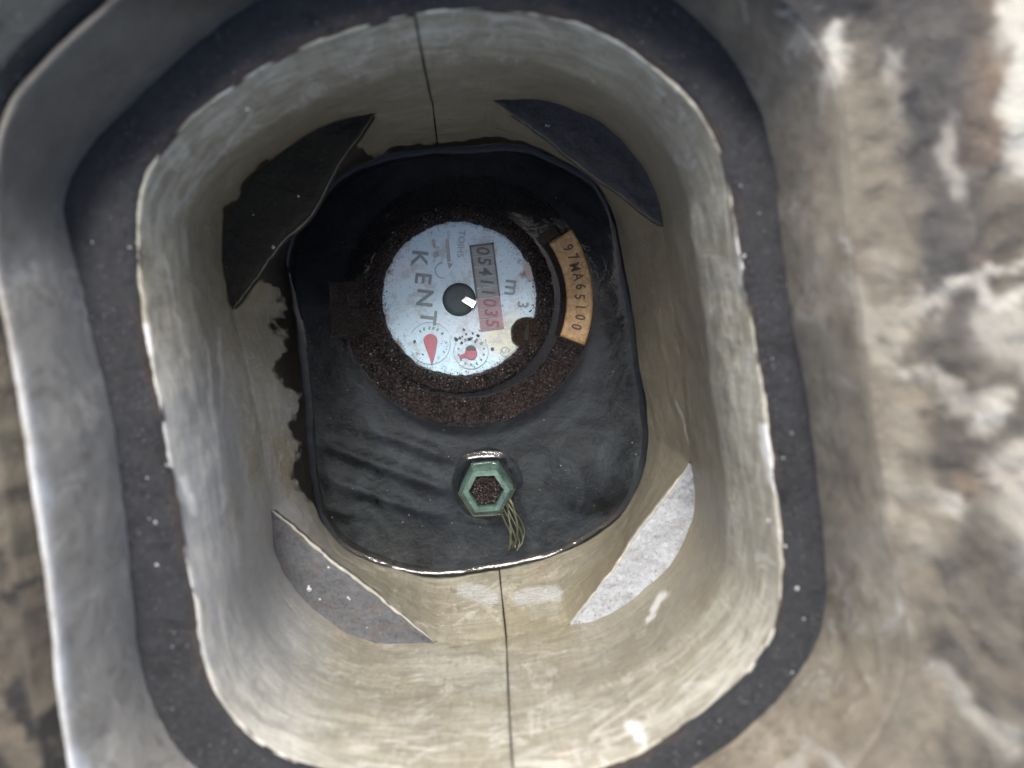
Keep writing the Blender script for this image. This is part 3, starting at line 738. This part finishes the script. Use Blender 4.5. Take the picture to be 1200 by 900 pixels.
# raised annular sectors: hinge slab on the right and block on the left
def sector(name, r0, r1, a0, a1, z0, z1, mat, parent, cx, cy, disp=.0003, n=50, m=14):
    vs, fs = [], []
    for i in range(n + 1):
        a = R(a0) + (R(a1) - R(a0)) * i / n
        for j in range(-1, m + 2):
            jj = min(max(j, 0), m); r = r0 + (r1 - r0) * jj / m
            edge = (j < 0 or j > m)
            x, y = cx + r * math.cos(a), cy + r * math.sin(a)
            bev = min(i, n - i, jj, m - jj); z = z1 - (.0005 if bev == 0 else 0) + disp * (fbm(x * 180, y * 180, 5) + .5 * fbm(x * 700, y * 700, 9))
            vs.append((x, y, z0 if edge else z))
    S = m + 3
    for i in range(n):
        for j in range(S - 1): fs.append((i * S + j, (i + 1) * S + j, (i + 1) * S + j + 1, i * S + j + 1))
    b = len(vs)
    for i in (0, n):
        for j in range(S): v = vs[i * S + j]; vs.append((v[0], v[1], z0))
    for k, i in enumerate((0, n)):
        for j in range(S - 1):
            q = (i * S + j, i * S + j + 1, b + k * S + j + 1, b + k * S + j); fs.append(q if k == 0 else q[::-1])
    return mesh_obj(name, vs, fs, mat, parent, attrs=dict(edge=[0] * len(vs)))
M_hinge = mat_rust('dull_purple_plastic', (.016, .013, .017), (.028, .023, .03), (.05, .045, .055), .4)
sector('hinge_plate', .0490, .0520, -21, 38, -.004, .0030, M_hinge, meter, fx - .0005, fy)
o = sector('hinge_block', .0485, .0585, 36, 42, -.004, .0040, mat_rust('silty_hinge', (.05, .043, .033), (.12, .10, .075), (.22, .19, .15), .4), meter, fx, fy, .0008)
def block(name, pts, z0, z1, mat, parent, disp=.0006, n=26):
    """quad block with a rough, finely divided top (pts: 4 meter-local corners)"""
    a, b, c, d = [np.array(p) for p in pts]; vs, fs = [], []
    for j in range(n + 1):
        for i in range(n + 1):
            u, v = i / n, j / n; p = (a * (1 - u) + b * u) * (1 - v) + (d * (1 - u) + c * u) * v
            e = min(i, n - i, j, n - j); z = z1 - (.0007 if e == 0 else 0) + disp * (fbm(p[0] * 150, p[1] * 150, 2) + .5 * fbm(p[0] * 600, p[1] * 600, 7))
            vs.append((p[0], p[1], z))
    for j in range(n):
        for i in range(n): q = j * (n + 1) + i; fs.append((q, q + 1, q + n + 2, q + n + 1))
    per = list(range(n)) + [n + k * (n + 1) for k in range(n)] + [n * (n + 1) + n - k for k in range(n)] + [(n - k) * (n + 1) for k in range(n)]
    b0 = len(vs); vs += [(vs[k][0], vs[k][1], z0) for k in per]
    for k in range(len(per)): k2 = (k + 1) % len(per); fs.append((per[k], b0 + k, b0 + k2, per[k2]))
    return mesh_obj(name, vs, fs, mat, parent, attrs=dict(edge=[0] * len(vs)))
def ML(px, py): x, y = W(px, py, DM); return (x - mc.x, y - mc.y)
M_lug = mat_rust('silted_lug', (.022, .018, .017), (.07, .055, .05), (.15, .13, .125), .4)
block('side_lug', [ML(388, 396), ML(446, 392), ML(440, 328), ML(384, 330)], -.012, .0014, M_lug, meter, .0012)
block('side_lug', [ML(408, 360), ML(432, 358), ML(430, 342), ML(406, 344)], -.004, .0040, M_lug, meter, .0010)

# ochre serial plate with its number
def mat_plate():
    a = NM('ochre_serial_plate'); v = a.coord(); n1 = a.noise(v, 130, 5, .65, .8); n2 = a.noise(v, 650, 5, .75)
    c = a.mix(a.ramp(n1, [(.3, 0.0), (.65, 1.0)]), (.27, .14, .05), (.50, .33, .14))
    c = a.mix(a.ramp(n2, [(.55, 0.0), (.75, .6)]), c, (.68, .5, .28)); c = a.mix(a.ramp(n2, [(.30, .8), (.44, 0.0)]), c, (.11, .05, .02)); c = a.mix(a.ramp(a.noise(v, 210, 7, .75, 1.2), [(.53, 0.0), (.6, .6)]), c, (.16, .085, .035))
    a.bump(n2, .4, .0006); return a.set(c, .38)
plate = sector('serial_plate', .0518, .0655, -21, 34, -.002, .0046, mat_plate(), meter, fx - .0005, fy, .00022, 60, 16)
plate['label'] = 'curved ochre plate with the worn number 97MA65100'
M_pink = simple('worn_brown_number', (.07, .03, .018), .5, 0, .5, 900)
sn = '97MA65100'
for i, ch in enumerate(sn):
    an = 27 - i * 5.1; a = R(an); r = .0588 + .0005 * math.sin(i * 2.1)
    cu_x, cu_y = fx - .0005 + r * math.cos(a), fy + r * math.sin(a)
    text(ch, 0, 0, 12, an - 90, M_pink, plate, name='plate_figure', bold=.00014, sx=.78, conv=lambda *_: Vector((cu_x, cu_y, .00478)))

# grit: fine wet grains stuck on the bezel and rim (one mass)
def grit(name, pts, smin, smax, mats, parent, seed=1, flat=.7):
    rnd = random.Random(seed); vs, fs, mi = [], [], []
    for p in pts:
        s = rnd.uniform(smin, smax) * (1 if rnd.random() > .06 else 1.7); b = len(vs); rot = rnd.uniform(0, 6.28); m = 0 if rnd.random() < .5 else rnd.randrange(len(mats))
        oc = [(1, 0, 0), (0, 1, 0), (-1, 0, 0), (0, -1, 0), (.1, .1, 1), (0, 0, -1)]
        for q in oc:
            x, y, z = [c * s * rnd.uniform(.6, 1.2) for c in q]
            vs.append((p[0] + x * math.cos(rot) - y * math.sin(rot), p[1] + x * math.sin(rot) + y * math.cos(rot), p[2] + z * flat))
        for t in ((0, 1, 4), (1, 2, 4), (2, 3, 4), (3, 0, 4), (1, 0, 5), (2, 1, 5), (3, 2, 5), (0, 3, 5)): fs.append(tuple(b + k for k in t)); mi.append(m)
    o = mesh_obj(name, vs, fs, None, parent, smooth=False, mats=mats, midx=mi); o['kind'] = 'stuff'; return o
G1 = simple('wet_brown_grain', (.05, .04, .038), .22, 0, .3, 900, .0)
G2 = simple('wet_dark_grain', (.012, .011, .012), .18, 0, .3, 900, .0)
G3 = simple('wet_pale_grain', (.27, .24, .245), .12, 0, .3, 900, .0)
G4 = simple('pale_chip', (.62, .62, .64), .4, 0, .2, 900, .0)
rnd = random.Random(11); P = []
for _ in range(2200):
    a = rnd.uniform(0, 2 * math.pi); r = rnd.uniform(.0400, .0492); z = np.interp(r, [.0395, .0408, .0425, .0448, .0466, .0482, .0492], [.0015, .005, .0064, .0062, .0046, .0040, .0015])
    P.append((r * math.cos(a), r * math.sin(a), z + .0001))
for _ in range(1500):
    a = R(rnd.uniform(198, 338)); r = rnd.uniform(.0508, .0658); z = np.interp(r, [.0508, .0535, .0645, .0658], [.0008, .0022, .0012, -.0008])
    P.append((fx + r * math.cos(a), fy + r * math.sin(a), z + .0001))
grit('bezel_grit', P, .00015, .00046, [G2, G1, G1, G3], meter, 5)
P = []
for _ in range(1100):
    a = rnd.uniform(0, 2 * math.pi); r = .0405 - abs(rnd.gauss(0, .0022)); P.append((r * math.cos(a), r * math.sin(a), ZD + .0001))
for _ in range(260):
    a = rnd.uniform(0, 2 * math.pi); r = .039 * math.sqrt(rnd.random()); P.append((r * math.cos(a), r * math.sin(a), ZD + .0001))
grit('dial_grit', P, .00010, .00030, [G1, G2, G3], meter, 6)
P = [(fx + r * math.cos(a), fy + r * math.sin(a), -.0006) for a, r in [(R(rnd.uniform(30, 196)), rnd.uniform(.0505, .066)) for _ in range(1500)]]
P += [(*ML(rnd.uniform(388, 442), rnd.uniform(334, 393)), .0014) for _ in range(500)]
grit('flange_grit', P, .00012, .0003, [G2, G1, G3], meter, 9)

# grit on gasket and shelves
P = []
for _ in range(5200):
    i = rnd.randrange(NG); f = rnd.uniform(.08, .95); q = i0[i] * (1 - f) + o0[i] * f; P.append((q[0] + rnd.gauss(0, .0003), q[1], R0.z + .0024))
grit('gasket_grit', P, .00012, .00042, [simple('dark_gasket_grain', (.03, .03, .033), .4, bump=0), simple('grey_gasket_grain', (.15, .15, .16), .3, bump=0)], box, 12)
P = [(*W(x, y, .2475), R0.z + .0026) for x, y in ((918,537),(928,788),(928,508),(872,300),(868,218),(183,612),(184,662),(202,758),(175,608),(290,128),(920,640),(934,690),(900,610),(196,545),(108,284),(130,255),(152,290),(870,860),(172,560),(942,725),(945,560),(905,420),(890,250))]
grit('pale_chips', P, .00025, .00065, [G4], box, 13)
P = []
for k in range(4):
    for i in range(NL):
        if rnd.random() < .45:
            p, kk = clip_chords(loop2[i], R2.c)
            if kk == k: f = rnd.uniform(.05, .95); q = loop2[i] * (1 - f) + p * f; P.append((q[0], q[1], R2.z + .0014))
grit('shelf_grit', P, .00012, .00038, [simple('shelf_grain', (.10, .10, .105), .4, bump=0), G2, G3], box, 14)
P = [(*W(x, y, .3485), R2.z + .0018) for x, y in ((362,690),(364,692),(362,687),(385,665),(408,700),(410,702),(640,147),(643,148),(762,638),(430,735),(375,702),(350,230),(297,252),(320,290))]
grit('pale_chips', P, .00035, .0008, [G4], box, 15)

# ---------------------------------------------------------------- brass nut with green patina
nc = W3(570, 574, .419)
nut = thing('hex_nut', 'green patinated brass hexagonal nut standing out of the water below the meter', 'nut', (nc.x, nc.y, 0))
def mat_patina():
    a = NM('green_patina'); v = a.coord(); n1 = a.noise(v, 160, 5, .65, .6); n2 = a.noise(v, 800, 5, .75)
    c = a.mix(a.ramp(n1, [(.35, 0.0), (.65, 1.0)]), (.028, .058, .05), (.08, .145, .122))
    c = a.mix(a.ramp(n2, [(.5, 0.0), (.75, .7)]), c, (.22, .30, .27)); c = a.mix(a.ramp(n1, [(.68, 0.0), (.78, .7)]), c, (.09, .075, .04))
    a.bump(n2, .5, .0006); return a.set(c, .45, .15)
M_pat = mat_patina()
bm = bmesh.new(); hr = 31.5 * PX
def hexring(r, z, off=(0, 0), rot=3): return [bm.verts.new((off[0] + r * math.cos(R(60 * k + rot)), off[1] + r * math.sin(R(60 * k + rot)), z)) for k in range(6)]
def circ(r, z): return [bm.verts.new((r * math.cos(R(60 * k + 3)), r * math.sin(R(60 * k + 3)), z)) for k in range(6)]
rings = [hexring(hr * .98, -.012, (0, 7 * PX)), hexring(hr * .98, .0004, (0, 6.5 * PX)), hexring(hr, .0048), hexring(hr * .86, .0068), hexring(hr * .66, .0070), hexring(hr * .62, .0062), hexring(hr * .60, .0015)]
for a_, b_ in zip(rings[:-1], rings[1:]):
    for i in range(6): bm.faces.new((a_[i], a_[(i + 1) % 6], b_[(i + 1) % 6], b_[i]))
bmesh.ops.subdivide_edges(bm, edges=bm.edges[:], cuts=3, use_grid_fill=True)
for v in bm.verts:
    v.co += Vector((1, 1, .8)) * .00022 * fbm(v.co.x * 400, v.co.y * 400, v.co.z * 400)
sharp(bm_obj('nut_body', bm, M_pat, nut), 30)
lathe('washer', dense([(.0, -.003), (.0135, -.003), (.0150, -.004), (.0165, -.007), (.0195, -.013)], .001), M_body, nut, 0, .0015, 80, .0006, 150)
lathe('threaded_core', dense([(.0, .0042), (.0040, .0044), (.0068, .0040), (.0082, .0028), (.0084, .0)], .0006), M_rust, nut, 0, 0, 60, .0007, 420)
P = [(r * math.cos(a), r * math.sin(a), .0044) for a, r in [(rnd.uniform(0, 6.28), .0078 * math.sqrt(rnd.random())) for _ in range(420)]]
grit('core_grit', P, .00015, .0004, [G1, G1, G3, G2], nut, 21)

# seal wire: twisted strands hanging from the nut
def tube(name, pts, r, mat, parent, n=8):
    vs, fs = [], []
    for i, p in enumerate(pts):
        t = (pts[min(i + 1, len(pts) - 1)] - pts[max(i - 1, 0)]).normalized(); s = t.cross(Vector((0, 0, 1))).normalized(); u = s.cross(t)
        rr = r if not callable(r) else r(i / (len(pts) - 1))
        for k in range(n): a = 2 * math.pi * k / n; vs.append(p + s * math.cos(a) * rr + u * math.sin(a) * rr)
    for i in range(len(pts) - 1):
        for k in range(n): fs.append((i * n + k, i * n + (k + 1) % n, (i + 1) * n + (k + 1) % n, (i + 1) * n + k))
    fs.append(tuple(range(n))[::-1]); fs.append(tuple((len(pts) - 1) * n + k for k in range(n)))
    return mesh_obj(name, vs, fs, mat, parent)
wire0 = W3(594, 588, .418)
wire = thing('seal_wire', 'frayed olive seal wire of twisted strands hanging from the green nut', 'wire', (wire0.x, wire0.y, 0))
M_wire = simple('corroded_wire', (.10, .105, .065), .35, .3, .45, 900, .4)
path = [(-5, 8), (1, -2), (6, -16), (10, -32), (11, -46), (8, -54)]
for k in range(9):
    ph = k * 2 * math.pi / 9; pts = []; lane = (k - 4) / 4
    for i in range(40):
        t = i / 39; q = t * (len(path) - 1); j = min(int(q), len(path) - 2); f = q - j
        x = path[j][0] * (1 - f) + path[j + 1][0] * f; y = path[j][1] * (1 - f) + path[j + 1][1] * f
        sp = (2.0 + 6.5 * math.sin(math.pi * min(1, t * .8 + .08)) ** .8); a = ph + t * 9
        pts.append(Vector(((x + sp * (lane + .28 * math.cos(a + k))) * PX, (y - 4 * abs(lane) * t) * PX, .0036 - .0028 * t + .0011 * math.sin(a))))
    tube('strand', pts, .00042 + .00012 * (k % 2), M_wire, wire)

# ---------------------------------------------------------------- water
def mat_water():
    a = NM('murky_water'); t = a.t; t.nodes.remove(a.b)
    v = a.coord()
    tr = a.n('ShaderNodeBsdfTransparent'); tr.inputs['Color'].default_value = (.80, .84, .85, 1)
    df = a.n('ShaderNodeBsdfDiffuse'); df.inputs['Color'].default_value = (.20, .23, .25, 1)
    gl = a.n('ShaderNodeBsdfGlossy'); gl.inputs['Roughness'].default_value = .03
    fr = a.n('ShaderNodeFresnel'); fr.inputs['IOR'].default_value = 1.36
    m1 = a.n('ShaderNodeMixShader'); m2 = a.n('ShaderNodeMixShader')
    sp_ = a.n('ShaderNodeSeparateXYZ'); a.l(v, sp_.inputs[0])
    low = a.ramp(a.math('ADD', a.math('MULTIPLY', sp_.outputs[1], -12.0), .25), [(.15, .0), (.75, 1.0)])
    silt_sheen = a.math('MULTIPLY', low, a.ramp(a.noise(v, 24, 6, .65, 2.2), [(.48, .0), (.6, .05)]))  # silt haze kept to the lower half, painting in the sky's reflection
    a.l(silt_sheen, m1.inputs[0]); a.l(tr.outputs[0], m1.inputs[1]); a.l(df.outputs[0], m1.inputs[2])
    bp = a.n('ShaderNodeBump'); bp.inputs['Strength'].default_value = .28; bp.inputs['Distance'].default_value = .0012
    a.l(a.noise(v, 46, 5, .6, 1.6), bp.inputs['Height'])
    a.l(bp.outputs[0], gl.inputs['Normal']); a.l(bp.outputs[0], fr.inputs['Normal'])
    a.l(fr.outputs[0], m2.inputs[0]); a.l(m1.outputs[0], m2.inputs[1]); a.l(gl.outputs[0], m2.inputs[2])
    a.l(m2.outputs[0], a.out.inputs['Surface']); return a.m
M_water = mat_water()
NWA, vs, fs = 520, [], []
wloop = ring_loop(R3, NWA)
offs = [0, .0003, .0006, .001, .0014, .0018, .0022, .0026, .003, .0034, .0038, .0043, .005, .006, .0075, .010, .014]
def men(d, h=.0026, l=.0013): return h * math.exp(-d / l)
def extra_men(x, y):
    z = men(max(0, math.hypot(x - nc.x, y - nc.y) - hr * .97), .0022, .0011) if math.hypot(x - nc.x, y - nc.y) < .03 else 0
    return z
for i in range(NWA):
    p = wloop[i]; u_ = (R3.c - p) / np.hypot(*(R3.c - p)); jag = .0006 * fbm(p[0] * 60, p[1] * 90, 4)
    for o_ in offs:
        q = p + u_ * (o_ - .0006 + (jag if o_ > 0 else 0)); vs.append((q[0], q[1], men(o_, .0023 + .0006 * fbm(p[0] * 40, p[1] * 40, 9), .0022)))
    for k in range(1, 40):
        f = k / 40; q0 = p + u_ * offs[-1]; q = q0 * (1 - f) + R3.c * f; vs.append((q[0], q[1], 0))
S = len(offs) + 39
c_i = len(vs); vs.append((R3.c[0], R3.c[1], 0))
for i in range(NWA):
    k = (i + 1) % NWA
    for m in range(S - 1): fs.append((i * S + m, i * S + m + 1, k * S + m + 1, k * S + m))
    fs.append((i * S + S - 1, c_i, k * S + S - 1))
wo = mesh_obj('water', vs, fs, M_water)
wo['kind'] = 'structure'; wo['label'] = 'still black water standing at the bottom of the meter box'
# small separate collar of water clinging to the nut
vs, fs = [], []
for i in range(96):
    a = 2 * math.pi * i / 96
    hx_ = hr * math.cos(R(30)) / math.cos((a - R(3)) % R(60) - R(30))
    hx_ += .0026 * max(0, math.sin(a)) ** .7
    for o_ in [-.0006, .0001, .0004, .0008, .0012, .0017, .0023, .003, .004, .0055]:
        r = hx_ + o_; vs.append((nc.x + r * math.cos(a), nc.y + r * math.sin(a), .00005 + men(max(0, o_), .0028, .0015) - (.0002 if o_ > .005 else 0)))
for i in range(96):
    k = (i + 1) % 96
    for m in range(9): fs.append((i * 10 + m, k * 10 + m, k * 10 + m + 1, i * 10 + m + 1))
wc = mesh_obj('water_meniscus', vs, fs, M_water); wc['kind'] = 'structure'; wc['label'] = 'water creeping up round the green nut'

# fine debris adrift on the water
rnd = random.Random(77); P = []
for _ in range(150):
    a = rnd.uniform(0, 6.283); p = R3.at_angle(a); f = rnd.uniform(.0, .93) ** .5; q = R3.c * (1 - f) + p * f * .985
    if math.hypot(q[0] - mc.x - fx, q[1] - mc.y - fy) > .0685 and math.hypot(q[0] - nc.x, q[1] - nc.y) > .019: P.append((q[0], q[1], .0004))
deb = grit('floating_debris', P, .00015, .00042, [G3, G1, simple('tan_debris', (.22, .19, .13), .6, bump=0)], None, 78, .4)
deb['label'] = 'fine specks of debris adrift on the dark water'
